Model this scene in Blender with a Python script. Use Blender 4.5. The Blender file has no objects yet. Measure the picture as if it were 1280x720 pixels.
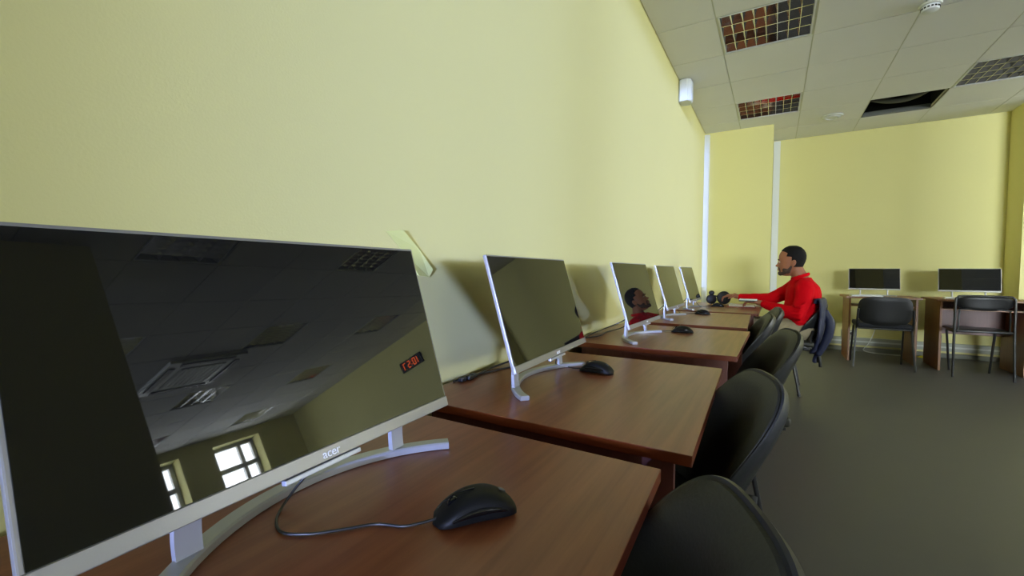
import bpy, bmesh, math, random
from mathutils import Vector, Matrix, Euler
random.seed(7)
S = bpy.context.scene
COL = S.collection
PI = math.pi

# ------------------------------------------------------------------ camera, light, exposure
cam_d = bpy.data.cameras.new('camera'); cam = bpy.data.objects.new('camera', cam_d); COL.objects.link(cam)
S.camera = cam
cam_d.sensor_width = 36.0; cam_d.lens = 15.285; cam_d.clip_start = 0.02
def cam_matrix(loc, yaw, pitch, roll):
    f = Vector((math.sin(yaw)*math.cos(pitch), math.cos(yaw)*math.cos(pitch), math.sin(pitch)))
    r = Vector((math.cos(yaw), -math.sin(yaw), 0)); u = r.cross(f)
    c, s = math.cos(roll), math.sin(roll)
    r2 = c*r + s*u; u2 = -s*r + c*u
    m = Matrix((r2, u2, -f)).transposed().to_4x4(); m.translation = loc
    return m
cam.matrix_world = cam_matrix((0.8454, 0, 1.0593), math.radians(-30.944), math.radians(-2.266), math.radians(0.2785))

W = bpy.data.worlds.new('world'); S.world = W; W.use_nodes = True
bgn = W.node_tree.nodes['Background']; bgn.inputs[0].default_value = (0.72, 0.84, 1.0, 1); bgn.inputs[1].default_value = 0.7

# low daylight that rakes along the left wall in two narrow beams through an added opening
for cx, wd, slope, en in ((3.44, .40, 3.9, 6.8), (3.175, .78, 5.2, 15.3)):
    ld = bpy.data.lights.new('daylight_rake', 'AREA'); lo = bpy.data.objects.new('daylight_rake', ld); COL.objects.link(lo)
    ld.shape = 'RECTANGLE'; ld.size = wd; ld.size_y = 2.10; ld.energy = en*1.32; ld.color = (0.35, 0.44, 1.0); ld.spread = math.radians(1.3)
    lo.location = (cx, -12.30, 1.93); lo.rotation_euler = Vector((-1.0, slope, -0.05)).to_track_quat('-Z', 'Y').to_euler()

WIN_Y = [5.95-1.6*k for k in range(6)]      # centres of the windows in the right wall
WIN_W, WIN_B, WIN_T = 0.98, 0.90, 2.76
RX = 9.30
for wy in WIN_Y:
    ld = bpy.data.lights.new('window_daylight', 'AREA'); lo = bpy.data.objects.new('window_daylight', ld); COL.objects.link(lo)
    ld.shape = 'RECTANGLE'; ld.size = WIN_W-.02; ld.size_y = WIN_T-WIN_B-.02; ld.energy = 300 if wy > 3.5 else 45; ld.color = (0.88, 0.92, 1.0)
    lo.location = (RX+.36, wy, (WIN_B+WIN_T)/2); lo.rotation_euler = (PI/2, 0, PI/2)

RW = 4.4
REAR_X = [6.15]                    # centre of an unseen rear window added to brighten the back wall
for wx in REAR_X:
    ld = bpy.data.lights.new('added_back_wall_fill', 'AREA'); lo = bpy.data.objects.new('added_back_wall_fill', ld); COL.objects.link(lo)
    ld.shape = 'RECTANGLE'; ld.size = RW-.02; ld.size_y = WIN_T-WIN_B-.02; ld.energy = 480; ld.spread = math.radians(56); ld.color = (0.86, 0.92, 1.0)
    lo.location = (wx, -12.155, (WIN_B+WIN_T)/2); lo.rotation_euler = (PI/2, 0, 0)

S.view_settings.view_transform = 'Standard'; S.view_settings.look = 'None'
S.view_settings.exposure = 0.0; S.view_settings.gamma = 1.0; S.view_settings.use_curve_mapping = False
S.cycles.max_bounces = 10; S.cycles.diffuse_bounces = 6; S.cycles.glossy_bounces = 5
S.cycles.transparent_max_bounces = 12; S.cycles.use_light_tree = False; S.cycles.sample_clamp_indirect = 6.0; S.cycles.caustics_reflective = False; S.cycles.caustics_refractive = False
try:
    S.cycles.use_denoising = True
except Exception: pass

# ------------------------------------------------------------------ materials
def srgb(r, g, b):
    def f(c):
        c /= 255.0
        return c/12.92 if c <= .04045 else ((c+.055)/1.055)**2.4
    return (f(r), f(g), f(b), 1)
def mat(name, col, rough=.5, metal=0.0, spec=.5, var=0.0, vscale=8, bump=0.0, bscale=60, coat=0.0, sheen=0.0):
    m = bpy.data.materials.new(name); m.use_nodes = True
    nt = m.node_tree; b = nt.nodes['Principled BSDF']
    b.inputs['Base Color'].default_value = col; b.inputs['Roughness'].default_value = rough
    b.inputs['Metallic'].default_value = metal; b.inputs['Specular IOR Level'].default_value = spec
    b.inputs['Coat Weight'].default_value = coat
    if sheen: b.inputs['Sheen Weight'].default_value = sheen
    tc = nt.nodes.new('ShaderNodeTexCoord')
    if var:
        n = nt.nodes.new('ShaderNodeTexNoise'); n.inputs['Scale'].default_value = vscale; n.inputs['Detail'].default_value = 4
        nt.links.new(tc.outputs['Object'], n.inputs['Vector'])
        mx = nt.nodes.new('ShaderNodeMix'); mx.data_type = 'RGBA'
        lo = tuple(c*(1-var) for c in col[:3])+(1,); hi = tuple(min(1, c*(1+var)) for c in col[:3])+(1,)
        mx.inputs['A'].default_value = lo; mx.inputs['B'].default_value = hi
        nt.links.new(n.outputs['Fac'], mx.inputs['Factor']); nt.links.new(mx.outputs['Result'], b.inputs['Base Color'])
    if bump:
        n2 = nt.nodes.new('ShaderNodeTexNoise'); n2.inputs['Scale'].default_value = bscale; n2.inputs['Detail'].default_value = 3
        nt.links.new(tc.outputs['Object'], n2.inputs['Vector'])
        bp = nt.nodes.new('ShaderNodeBump'); bp.inputs['Strength'].default_value = bump; bp.inputs['Distance'].default_value = .01
        nt.links.new(n2.outputs['Fac'], bp.inputs['Height']); nt.links.new(bp.outputs['Normal'], b.inputs['Normal'])
    return m
def wood(name, c1, c2, rough=.34, spec=.5, axis='Y', coords='Object'):
    m = bpy.data.materials.new(name); m.use_nodes = True
    nt = m.node_tree; b = nt.nodes['Principled BSDF']
    tc = nt.nodes.new('ShaderNodeTexCoord'); mp = nt.nodes.new('ShaderNodeMapping')
    sc = {'Y': (26, 1.1, 26), 'Z': (26, 26, 1.1), 'X': (1.1, 26, 26)}[axis]
    mp.inputs['Scale'].default_value = sc
    nt.links.new(tc.outputs[coords], mp.inputs['Vector'])
    n = nt.nodes.new('ShaderNodeTexNoise'); n.inputs['Scale'].default_value = 1.6; n.inputs['Detail'].default_value = 7
    n.inputs['Roughness'].default_value = .62; n.inputs['Distortion'].default_value = .4
    nt.links.new(mp.outputs[0], n.inputs['Vector'])
    r = nt.nodes.new('ShaderNodeValToRGB'); r.color_ramp.elements[0].position = .30; r.color_ramp.elements[1].position = .70
    r.color_ramp.elements[0].color = c1; r.color_ramp.elements[1].color = c2
    nt.links.new(n.outputs['Fac'], r.inputs[0]); nt.links.new(r.outputs[0], b.inputs['Base Color'])
    b.inputs['Roughness'].default_value = rough; b.inputs['Specular IOR Level'].default_value = spec
    return m
def glass_mat(name):
    m = bpy.data.materials.new(name); m.use_nodes = True; nt = m.node_tree; nt.nodes.clear()
    o = nt.nodes.new('ShaderNodeOutputMaterial'); mx = nt.nodes.new('ShaderNodeMixShader')
    t = nt.nodes.new('ShaderNodeBsdfTransparent'); g = nt.nodes.new('ShaderNodeBsdfGlossy')
    g.inputs['Roughness'].default_value = .02; t.inputs[0].default_value = (.96, .98, .97, 1)
    mx.inputs[0].default_value = .06
    nt.links.new(t.outputs[0], mx.inputs[1]); nt.links.new(g.outputs[0], mx.inputs[2]); nt.links.new(mx.outputs[0], o.inputs[0])
    return m
def emis(name, col, st):
    m = bpy.data.materials.new(name); m.use_nodes = True
    b = m.node_tree.nodes['Principled BSDF']; b.inputs['Base Color'].default_value = (.02, .02, .02, 1)
    b.inputs['Emission Color'].default_value = col; b.inputs['Emission Strength'].default_value = st
    return m

M = {}
M['paint'] = mat('yellow_green_paint', (0.71, 0.665, 0.29, 1), rough=.62, spec=.3, var=.02, vscale=1.5, bump=.05, bscale=220)
M['floor'] = mat('grey_linoleum', srgb(86, 85, 86), rough=.42, spec=.35, var=.05, vscale=3)
M['tile'] = mat('ceiling_tile', (0.74, 0.745, 0.75, 1), rough=.9, spec=.1, var=.04, vscale=2, bump=.12, bscale=180)
M['tbar'] = mat('ceiling_grid_bar', (0.55, 0.56, 0.48, 1), rough=.5, spec=.3)
M['white'] = mat('white_plastic', srgb(214, 218, 222), rough=.4, var=.02)
M['offwhite'] = mat('offwhite_plastic', srgb(205, 208, 200), rough=.5, var=.02)
M['trunk'] = mat('shaded_white_trunking', srgb(160, 162, 148), rough=.5, var=.04)  # white plastic, darkened to carry the shade of the back desks
M['skirt'] = mat('greyish_skirting', srgb(112, 112, 98), rough=.6, var=.05)  # skirting darkened likewise for the shade behind the desks
M['upvc'] = mat('white_window_frame', srgb(228, 230, 230), rough=.35)
M['mirror'] = mat('louvre_mirror', (0.86, 0.86, 0.87, 1), rough=.09, metal=1.0)
M['tube_lamp'] = mat('unlit_lamp_tube', srgb(225, 225, 220), rough=.3)
M['void'] = mat('dark_void', srgb(30, 31, 28), rough=.8, spec=.1)
M['duct'] = mat('grey_duct', srgb(95, 97, 95), rough=.5)
M['wood_top'] = wood('desk_top_laminate', srgb(118, 63, 42), srgb(150, 89, 62), rough=.33, spec=.5)
M['wood_edge'] = mat('desk_edge_band', srgb(108, 48, 22), rough=.35, var=.08, vscale=20)
M['wood_side'] = wood('desk_side_laminate', srgb(84, 44, 36), srgb(104, 58, 48), rough=.42, axis='Z')
M['wood_far'] = wood('far_desk_laminate', srgb(122, 82, 52), srgb(150, 105, 70), rough=.4, axis='Z')
M['alu'] = mat('brushed_aluminium', (0.30, 0.29, 0.27, 1), rough=.42, metal=.6, bump=.02, bscale=300)
M['alu_light'] = mat('satin_silver', (0.46, 0.47, 0.50, 1), rough=.38, metal=.45)
M['screen'] = mat('glossy_display_glass', (0.006, 0.006, 0.006, 1), rough=.018, spec=.5)
M['back_plastic'] = mat('monitor_back_plastic', srgb(60, 62, 62), rough=.5, var=.03)
M['black'] = mat('black_plastic', srgb(24, 24, 24), rough=.42, var=.04, bump=.03, bscale=400)
M['black_matte'] = mat('matte_black_rubber', srgb(12, 12, 11), rough=.55, spec=.25, var=.05)
M['black_gloss'] = mat('gloss_black_plastic', srgb(10, 10, 11), rough=.12)
M['cable'] = mat('black_cable', srgb(20, 20, 20), rough=.45)
M['chair_fab'] = mat('olive_black_vinyl', srgb(36, 35, 27), rough=.5, spec=.35, var=.06, vscale=30, bump=.08, bscale=160)
M['chair_shell'] = mat('dark_grey_shell', srgb(34, 35, 36), rough=.36, spec=.45, var=.04)
M['chair_pad'] = mat('black_woven_fabric', srgb(30, 31, 38), rough=.85, var=.12, vscale=120, bump=.2, bscale=400)
M['steel_black'] = mat('black_enamelled_steel', srgb(26, 26, 27), rough=.3, spec=.5)
M['steel_grey'] = mat('grey_enamelled_steel', srgb(70, 72, 76), rough=.32, spec=.5)
M['logo'] = mat('logo_print', srgb(235, 235, 235), rough=.3)
M['red_print'] = mat('red_sticker', srgb(190, 40, 35), rough=.4)
M['note'] = mat('yellow_paper', srgb(216, 218, 140), rough=.8, var=.04)
M['led'] = emis('red_led', (1.0, .13, .02, 1), 9.0)
M['glass'] = glass_mat('window_glass')
M['skin'] = mat('skin', srgb(150, 96, 70), rough=.5, var=.06, vscale=25, spec=.4)
M['hair'] = mat('black_hair', srgb(12, 9, 9), rough=.7, spec=.2, var=.25, vscale=90, bump=.4, bscale=220)
M['beard'] = mat('short_beard', srgb(62, 42, 33), rough=.75, var=.25, vscale=120, bump=.3, bscale=300)
M['lip'] = mat('lip', srgb(120, 66, 58), rough=.45)
M['eye'] = mat('eye_white', srgb(215, 210, 200), rough=.2)
M['red'] = mat('red_knit', srgb(196, 2, 18), rough=.85, spec=.1, var=.10, vscale=30, bump=.25, bscale=240)
M['beige'] = mat('beige_cotton', srgb(150, 138, 110), rough=.85, var=.10, vscale=25, bump=.2, bscale=90)
M['navy'] = mat('navy_nylon', srgb(22, 28, 54), rough=.6, var=.15, vscale=18, bump=.3, bscale=40)
M['shoe'] = mat('dark_leather', srgb(40, 34, 30), rough=.4, var=.1)
M['paper'] = mat('white_paper', srgb(232, 234, 238), rough=.6, var=.02)
M['redcover'] = mat('dark_red_cover', srgb(130, 30, 34), rough=.5, var=.05)
M['yellow_cable'] = mat('yellow_cable', srgb(190, 180, 40), rough=.5)
M['concrete'] = mat('outside_paving', srgb(150, 150, 145), rough=.9, var=.1)

# ------------------------------------------------------------------ mesh helpers
def link(name, bm, m, parent=None, smooth=False, loc=None):
    me = bpy.data.meshes.new(name); bmesh.ops.recalc_face_normals(bm, faces=bm.faces); bm.to_mesh(me); bm.free()
    mats = m if isinstance(m, (list, tuple)) else [m]
    for x in mats: me.materials.append(x)
    if smooth:
        for p in me.polygons: p.use_smooth = True
        try: me.set_sharp_from_angle(angle=math.radians(40))
        except Exception: pass
    o = bpy.data.objects.new(name, me); COL.objects.link(o)
    if parent is not None: o.parent = parent
    if loc: o.location = loc
    return o
def tag(o, label, cat, group=None):
    o['label'] = label; o['category'] = cat
    if group: o['group'] = group
    return o
def thing(name, label, cat, loc=(0, 0, 0), rz=0.0, group=None):
    o = bpy.data.objects.new(name, None); COL.objects.link(o); o.empty_display_size = .05
    o.location = loc; o.rotation_euler = (0, 0, rz)
    return tag(o, label, cat, group)
def struct(name, bm, m, smooth=False):
    o = link(name, bm, m, None, smooth); o['kind'] = 'structure'; return o
def dup(root, loc, rz, label, group=None):
    r = root.copy(); COL.objects.link(r); r.location = loc; r.rotation_euler = (0, 0, rz); r['label'] = label
    if group: r['group'] = group
    for ch in list(root.children):
        c = ch.copy(); COL.objects.link(c); c.parent = r
        for g in list(ch.children):
            d = g.copy(); COL.objects.link(d); d.parent = c
    return r
def BM(): return bmesh.new()
def box(bm, c, s, rot=None, bev=0.0, mi=0, seg=2):
    mtx = Matrix.Translation(c) @ (rot.to_4x4() if rot is not None else Matrix.Identity(4)) @ Matrix.Diagonal((s[0], s[1], s[2], 1))
    r = bmesh.ops.create_cube(bm, size=1.0, matrix=mtx)
    fs = set(f for v in r['verts'] for f in v.link_faces)
    if bev:
        es = list(set(e for v in r['verts'] for e in v.link_edges))
        rr = bmesh.ops.bevel(bm, geom=es, offset=bev, segments=seg, profile=.6, affect='EDGES')
        fs = set(f for f in rr['faces']) | set(f for f in fs if f.is_valid)
    for f in fs:
        if f.is_valid: f.material_index = mi
def bx(bm, a, b, bev=0.0, mi=0):
    box(bm, [(a[i]+b[i])/2 for i in range(3)], [abs(b[i]-a[i]) for i in range(3)], None, bev, mi)
def smooth_path(pts, n=6, closed=False):
    P = [Vector(p) for p in pts]; out = []
    N = len(P)
    rng = range(N if closed else N-1)
    for i in rng:
        if closed: p0, p1, p2, p3 = P[(i-1) % N], P[i], P[(i+1) % N], P[(i+2) % N]
        else:
            p1, p2 = P[i], P[i+1]; p0 = P[i-1] if i > 0 else p1*2-p2; p3 = P[i+2] if i+2 < N else p2*2-p1
        for k in range(n):
            t = k/n
            out.append(.5*((2*p1)+(p2-p0)*t+(2*p0-5*p1+4*p2-p3)*t*t+(-p0+3*p1-3*p2+p3)*t**3))
    if not closed: out.append(P[-1])
    return out
def sweep(bm, pts, prof, closed=False, up=Vector((0, 0, 1)), scale=None, mi=0):
    """prof: list of (a,b) offsets along side and up vectors"""
    P = [Vector(p) for p in pts]; n = len(P); rings = []
    prev = None
    for i, p in enumerate(P):
        if closed: t = P[(i+1) % n]-P[i-1]
        else: t = P[min(i+1, n-1)]-P[max(i-1, 0)]
        t.normalize()
        if prev is None:
            u = up - t*up.dot(t)
            if u.length < 1e-3: u = Vector((1, 0, 0)) - t*t.x
        else:
            u = prev - t*prev.dot(t)
        u.normalize(); prev = u; s = t.cross(u)
        sc = scale[i] if scale else 1.0
        rings.append([bm.verts.new(p+s*a*sc+u*b*sc) for a, b in prof])
    k = len(prof)
    for i in range(n if closed else n-1):
        A, B = rings[i], rings[(i+1) % n]
        for j in range(k):
            f = bm.faces.new((A[j], A[(j+1) % k], B[(j+1) % k], B[j])); f.material_index = mi
    if not closed:
        f = bm.faces.new(list(reversed(rings[0]))); f.material_index = mi
        f = bm.faces.new(rings[-1]); f.material_index = mi
def circ(r, n=10, ry=None):
    ry = r if ry is None else ry
    return [(r*math.cos(2*PI*i/n), ry*math.sin(2*PI*i/n)) for i in range(n)]
def tube(bm, pts, r, n=10, closed=False, smooth=0, scale=None):
    if smooth: pts = smooth_path(pts, smooth, closed)
    sweep(bm, pts, circ(r, n), closed, scale=scale)
def lathe(bm, prof, n=32, mtx=Matrix.Identity(4)):
    rings = []
    for r, z in prof:
        if r < 1e-6: rings.append([bm.verts.new(mtx @ Vector((0, 0, z)))])
        else: rings.append([bm.verts.new(mtx @ Vector((r*math.cos(2*PI*i/n), r*math.sin(2*PI*i/n), z))) for i in range(n)])
    for a, b in zip(rings, rings[1:]):
        for i in range(n):
            j = (i+1) % n
            if len(a) == 1 and len(b) == 1: continue
            if len(a) == 1: bm.faces.new((a[0], b[j], b[i]))
            elif len(b) == 1: bm.faces.new((a[i], a[j], b[0]))
            else: bm.faces.new((a[i], a[j], b[j], b[i]))
def ellipsoid(bm, c, r, rot=None, u=20, v=14):
    mtx = Matrix.Translation(c) @ (rot.to_4x4() if rot is not None else Matrix.Identity(4)) @ Matrix.Diagonal((r[0], r[1], r[2], 1))
    return bmesh.ops.create_uvsphere(bm, u_segments=u, v_segments=v, radius=1.0, matrix=mtx)['verts']
def bake(o):
    """apply the modifiers of o into its mesh"""
    dg = bpy.context.evaluated_depsgraph_get(); dg.update()
    me = bpy.data.meshes.new_from_object(o.evaluated_get(dg))
    old = o.data; o.modifiers.clear(); o.data = me
    return o
def text_mesh(name, body, size, m, parent, mtx, ext=.0004, bold=False):
    c = bpy.data.curves.new(name, 'FONT'); c.body = body; c.size = size; c.extrude = ext
    c.align_x = 'CENTER'; c.align_y = 'CENTER'
    t = bpy.data.objects.new(name+'_curve', c); COL.objects.link(t)
    dg = bpy.context.evaluated_depsgraph_get(); dg.update()
    me = bpy.data.meshes.new_from_object(t.evaluated_get(dg))
    bpy.data.objects.remove(t)
    me.materials.clear(); me.materials.append(m)
    me.transform(mtx)
    o = bpy.data.objects.new(name, me); COL.objects.link(o); o.parent = parent
    return o

# ------------------------------------------------------------------ the room
CZ = 2.952; BY = 7.42; PY = 6.56; PX = 0.81; RY = -12.0; CX = 3.19; T = .2
X0, STEP, Y0 = .4327, .642, 4.266
# a cell (i,j) spans x X0+STEP*i.., y Y0+STEP*(j-1)..Y0+STEP*j
light_cells = [(i, j) for i in (0, 3, 6, 9, 12) for j in (-6, -3, 0, 3)]
open_cells = [(2, 4)]
cassette = (7, 8, -1, -2)

bm = BM(); bx(bm, (-.2, RY-T, -.1), (RX+T, BY+T, 0)); struct('floor', bm, M['floor'])
bm = BM(); bx(bm, (-T, RY-T, 0), (0, BY+T, CZ+.3)); struct('wall_left', bm, M['paint'])
bm = BM(); bx(bm, (0.001, BY, 0), (RX+T, BY+T, CZ+.3)); struct('wall_back', bm, M['paint'])
bm = BM(); bx(bm, (0.001, PY, 0.001), (PX, BY-.001, CZ)); struct('wall_pier', bm, M['paint'])
bm = BM(); bx(bm, (CX, 7.02, 0.001), (CX+.5, BY-.001, CZ)); struct('wall_column', bm, M['paint'])
# square pillar that stands in the middle of the room (seen mirrored in the nearest monitor)
bm = BM(); bx(bm, (2.85, .62, 0.001), (3.35, 1.42, CZ)); struct('wall_pillar', bm, M['paint'])
# rear wall with a tall unseen opening, added and sized to shape the raking beams
OX0, OX1, OZ0, OZ1 = 2.42, 3.66, .25, 2.94
bm = BM()
bx(bm, (0.001, RY-T, 0), (OX0, RY, CZ+.3)); bx(bm, (OX0, RY-T, 0), (OX1, RY, OZ0))
prev = OX1
for wx in REAR_X:
    bx(bm, (prev, RY-T, 0), (wx-RW/2, RY, CZ+.3)); prev = wx+RW/2
    bx(bm, (wx-RW/2, RY-T, 0), (wx+RW/2, RY, WIN_B)); bx(bm, (wx-RW/2, RY-T, WIN_T), (wx+RW/2, RY, CZ+.3))
bx(bm, (prev, RY-T, 0), (RX+T, RY, CZ+.3))
struct('wall_rear', bm, M['paint'])
bm = BM()
for a, b in (((OX0, RY-.14, OZ0), (OX0+.05, RY-.06, CZ)), ((OX1-.05, RY-.14, OZ0), (OX1, RY-.06, CZ)), ((OX0, RY-.14, OZ0), (OX1, RY-.06, OZ0+.05))):
    bx(bm, a, b, .004)
wr = struct('window_7', bm, M['upvc'])
bm = BM(); bx(bm, (OX0+.05, RY-.105, OZ0+.05), (OX1-.05, RY-.095, CZ)); link('pane', bm, M['glass'], wr)
for n, wx in enumerate(REAR_X):
    bm = BM(); x0, x1 = wx-RW/2, wx+RW/2; f0, f1 = RY-.14, RY-.08
    for a, b in (((x0, f0, WIN_B), (x0+.06, f1, WIN_T)), ((x1-.06, f0, WIN_B), (x1, f1, WIN_T)), ((x0, f0, WIN_B), (x1, f1, WIN_B+.07)), ((x0, f0, WIN_T-.07), (x1, f1, WIN_T)), ((x0, f0, 2.2), (x1, f1, 2.28))):
        bx(bm, a, b, .004)
    w = struct('window_%d' % (n+8), bm, M['upvc'])  # unseen frame added to go with the back wall fill light
    bm = BM(); bx(bm, (x0+.05, RY-.115, WIN_B+.05), (x1-.05, RY-.105, WIN_T-.05)); link('pane', bm, M['glass'], w)
# right wall with six windows
WT = .42
bm = BM(); ys = sorted(WIN_Y); prev = RY
for wy in ys:
    bx(bm, (RX, prev, 0), (RX+WT, wy-WIN_W/2, CZ+.3)); prev = wy+WIN_W/2
    bx(bm, (RX, wy-WIN_W/2, 0), (RX+WT, wy+WIN_W/2, WIN_B)); bx(bm, (RX, wy-WIN_W/2, WIN_T), (RX+WT, wy+WIN_W/2, CZ+.3))
bx(bm, (RX, prev, 0), (RX+WT, BY, CZ+.3))
struct('wall_right', bm, M['paint'])
for n, wy in enumerate(WIN_Y):
    bm = BM(); fx0, fx1 = RX+.26, RX+.33
    y0, y1 = wy-WIN_W/2, wy+WIN_W/2
    for a, b in (((fx0, y0, WIN_B), (fx1, y0+.07, WIN_T)), ((fx0, y1-.07, WIN_B), (fx1, y1, WIN_T)), ((fx0, y0, WIN_B), (fx1, y1, WIN_B+.08)),
                 ((fx0, y0, WIN_T-.08), (fx1, y1, WIN_T)), ((fx0, y0, 2.20), (fx1, y1, 2.30)), ((fx0, y1-.36, WIN_B), (fx1, y1-.28, WIN_T))):
        bx(bm, a, b, .005)
    w = struct('window_%d' % (n+1), bm, M['upvc'])
    bm = BM(); bx(bm, (RX+.29, y0+.05, WIN_B+.05), (RX+.30, y1-.05, WIN_T-.05)); link('pane', bm, M['glass'], w)
    bm = BM(); bx(bm, (RX-.06, y0-.04, WIN_B-.04), (RX+.27, y1+.04, WIN_B), .006); link('window_sill', bm, M['upvc'], w)

# suspended ceiling: tiles between the bars, open where the luminaires sit
bm = BM()
i0, i1 = -1, 14; j0, j1 = -26, 6
for i in range(i0, i1+1):
    for j in range(j0, j1+1):
        if (i, j) in light_cells or (i, j) in open_cells: continue
        xa, xb = X0+STEP*i, X0+STEP*(i+1); ya, yb = Y0+STEP*(j-1), Y0+STEP*j
        xa = max(xa, .001); xb = min(xb, RX); ya = max(ya, RY); yb = min(yb, BY)
        if xb-xa < .03 or yb-ya < .03: continue
        g = .0045
        x_, y_, X_, Y_ = xa+g, ya+g, xb-g, yb-g; z = CZ-.001
        v = [bm.verts.new(p) for p in ((x_, y_, z), (X_, y_, z), (X_, Y_, z), (x_, Y_, z))]
        bm.faces.new(v)
        v2 = [bm.verts.new((p.co.x, p.co.y, z+.012)) for p in v]
        for q in range(4): bm.faces.new((v[q], v[(q+1) % 4], v2[(q+1) % 4], v2[q]))
struct('ceiling', bm, M['tile'])
bm = BM()
lc = set(light_cells+open_cells)
for i in range(i0, i1+1):     # bars lying just above the tiles, seen in the joints
    x = X0+STEP*i
    bx(bm, (x-.011, RY, CZ+.003), (x+.011, BY, CZ+.03))
for j in range(j0, j1+1):
    y = Y0+STEP*j
    bx(bm, (0.0, y-.011, CZ+.004), (RX, y+.011, CZ+.029))
struct('trim_1', bm, M['tbar'])
bm = BM(); bx(bm, (-T, RY-T, CZ+.3), (RX+WT, BY+T, CZ+.36)); struct('trim_2', bm, M['void'])

# wall trims
bm = BM(); bx(bm, (0.001, PY-.055, .0), (.065, PY-.001, CZ-.03), .006); struct('trim_3', bm, M['white'])
bm = BM(); bx(bm, (PX+.002, BY-.06, .0), (PX+.085, BY-.001, CZ-.02), .006); struct('trim_4', bm, M['white'])
bm = BM(); bx(bm, (PX+.09, BY-.03, .0), (CX-.001, BY-.001, .055), .004); struct('baseboard_back', bm, M['skirt'])
bm = BM(); bx(bm, (CX+.501, BY-.03, .0), (RX-.001, BY-.001, .055), .004); struct('baseboard_back_right', bm, M['offwhite'])
bm = BM(); bx(bm, (0.001, RY, .0), (.02, PY-.06, .06), .004); struct('baseboard_left', bm, M['offwhite'])

# ------------------------------------------------------------------ ceiling luminaires
def make_luminaire(label):
    t = thing('ceiling_light', label, 'ceiling light')
    h = STEP/2-.012
    bm = BM()     # pan with lip
    for a, b in (((-h, -h, .11), (h, h, .115)), ((-h, -h, .0), (-h+.004, h, .11)), ((h-.004, -h, 0), (h, h, .11)), ((-h, -h, 0), (h, -h+.004, .11)), ((-h, h-.004, 0), (h, h, .11))):
        bx(bm, a, b)
    for a, b in (((-h, -h, -.002), (-h+.012, h, 0)), ((h-.012, -h, -.002), (h, h, 0)), ((-h, -h, -.002), (h, -h+.008, 0)), ((-h, h-.008, -.002), (h, h, 0))):
        bx(bm, a, b)
    link('housing', bm, M['white'], t)
    bm = BM()     # V-shaped mirror reflectors running along X between the four tubes
    L = h-.012
    n = 4; w = 2*L/n
    for k in range(n+1):
        y = -L+k*w
        # triangular profile: wide at the top, narrow at the mouth
        pr = [(-.003, 0.004), (.003, 0.004), (.020, .022), (.052, .055), (-.052, .055), (-.020, .022)]
        vs = []
        for x in (-L, L):
            vs.append([bm.verts.new((x, min(max(y+a, -L), L), b)) for a, b in pr])
        for q in range(6): bm.faces.new((vs[0][q], vs[0][(q+1) % 6], vs[1][(q+1) % 6], vs[1][q]))
    for k in range(1, 8):     # cross blades
        x = -L+k*2*L/8
        pr = [(-.0015, .004), (.0015, .004), (.016, .045), (-.016, .045)]
        vs = []
        for y in (-L, L):
            vs.append([bm.verts.new((x+a, y, b)) for a, b in pr])
        for q in range(4): bm.faces.new((vs[0][q], vs[0][(q+1) % 4], vs[1][(q+1) % 4], vs[1][q]))
    # reflector backs above the tubes
    for k in range(n):
        yc = -L+(k+.5)*w
        pts = [(yc-w/2, .05), (yc-w*.36, .085), (yc, .10), (yc+w*.36, .085), (yc+w/2, .05)]
        va = [bm.verts.new((-L, a, b)) for a, b in pts]; vb = [bm.verts.new((L, a, b)) for a, b in pts]
        for q in range(4): bm.faces.new((va[q], va[q+1], vb[q+1], vb[q]))
    link('louvre', bm, M['mirror'], t)
    for k in range(n):
        bm = BM(); yc = -L+(k+.5)*w
        tube(bm, [(-L+.01, yc, .066), (L-.01, yc, .066)], .010, 12)
        link('lamp_tube', bm, M['tube_lamp'], t, True)
    return t
lum0 = None
def cell_c(i, j): return (X0+STEP*(i+.5), Y0+STEP*(j-.5), CZ)
vis_lab = {(0, 0): 'square mirror-louvre ceiling light nearest the top of the picture, white-glinting at its left edge',
           (0, 3): 'small-looking mirror-louvre ceiling light just above the yellow wall pier',
           (3, 3): 'mirror-louvre ceiling light at the right edge, beyond the dark open tile'}
for (i, j) in light_cells:
    c = cell_c(i, j)
    if (i, j) in vis_lab: lab, grp = vis_lab[(i, j)], 'louvred ceiling lights'
    else: lab, grp = 'square louvred ceiling light outside the picture, in the part of the ceiling not seen directly', 'louvred ceiling lights out of view'
    if lum0 is None: lum0 = make_luminaire(lab); lum0.location = c; lum0['group'] = grp
    else: dup(lum0, c, 0, lab, grp)

# open ceiling cell with a dark recess and a duct crossing it
t = thing('ceiling_opening', 'dark open ceiling cell with missing tile and a sagging grey hose inside', 'ceiling opening', cell_c(2, 4))
h = STEP/2-.006
bm = BM()
for a, b in (((-h, -h, .27), (h, h, .275)), ((-h, -h, .0), (-h+.004, h, .27)), ((h-.004, -h, 0), (h, h, .27)), ((-h, -h, 0), (h, -h+.004, .27)), ((-h, h-.004, 0), (h, h, .27))): bx(bm, a, b)
link('recess', bm, M['void'], t)
bm = BM(); tube(bm, [(-h+.01, .10, .16), (-.1, .05, .075), (.1, .02, .07), (h-.01, -.08, .15)], .028, 14, smooth=8); link('hose', bm, M['duct'], t, True)
bm = BM(); bx(bm, (-h, h-.03, .0), (h, h-.012, .05)); link('rail', bm, M['duct'], t)

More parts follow.
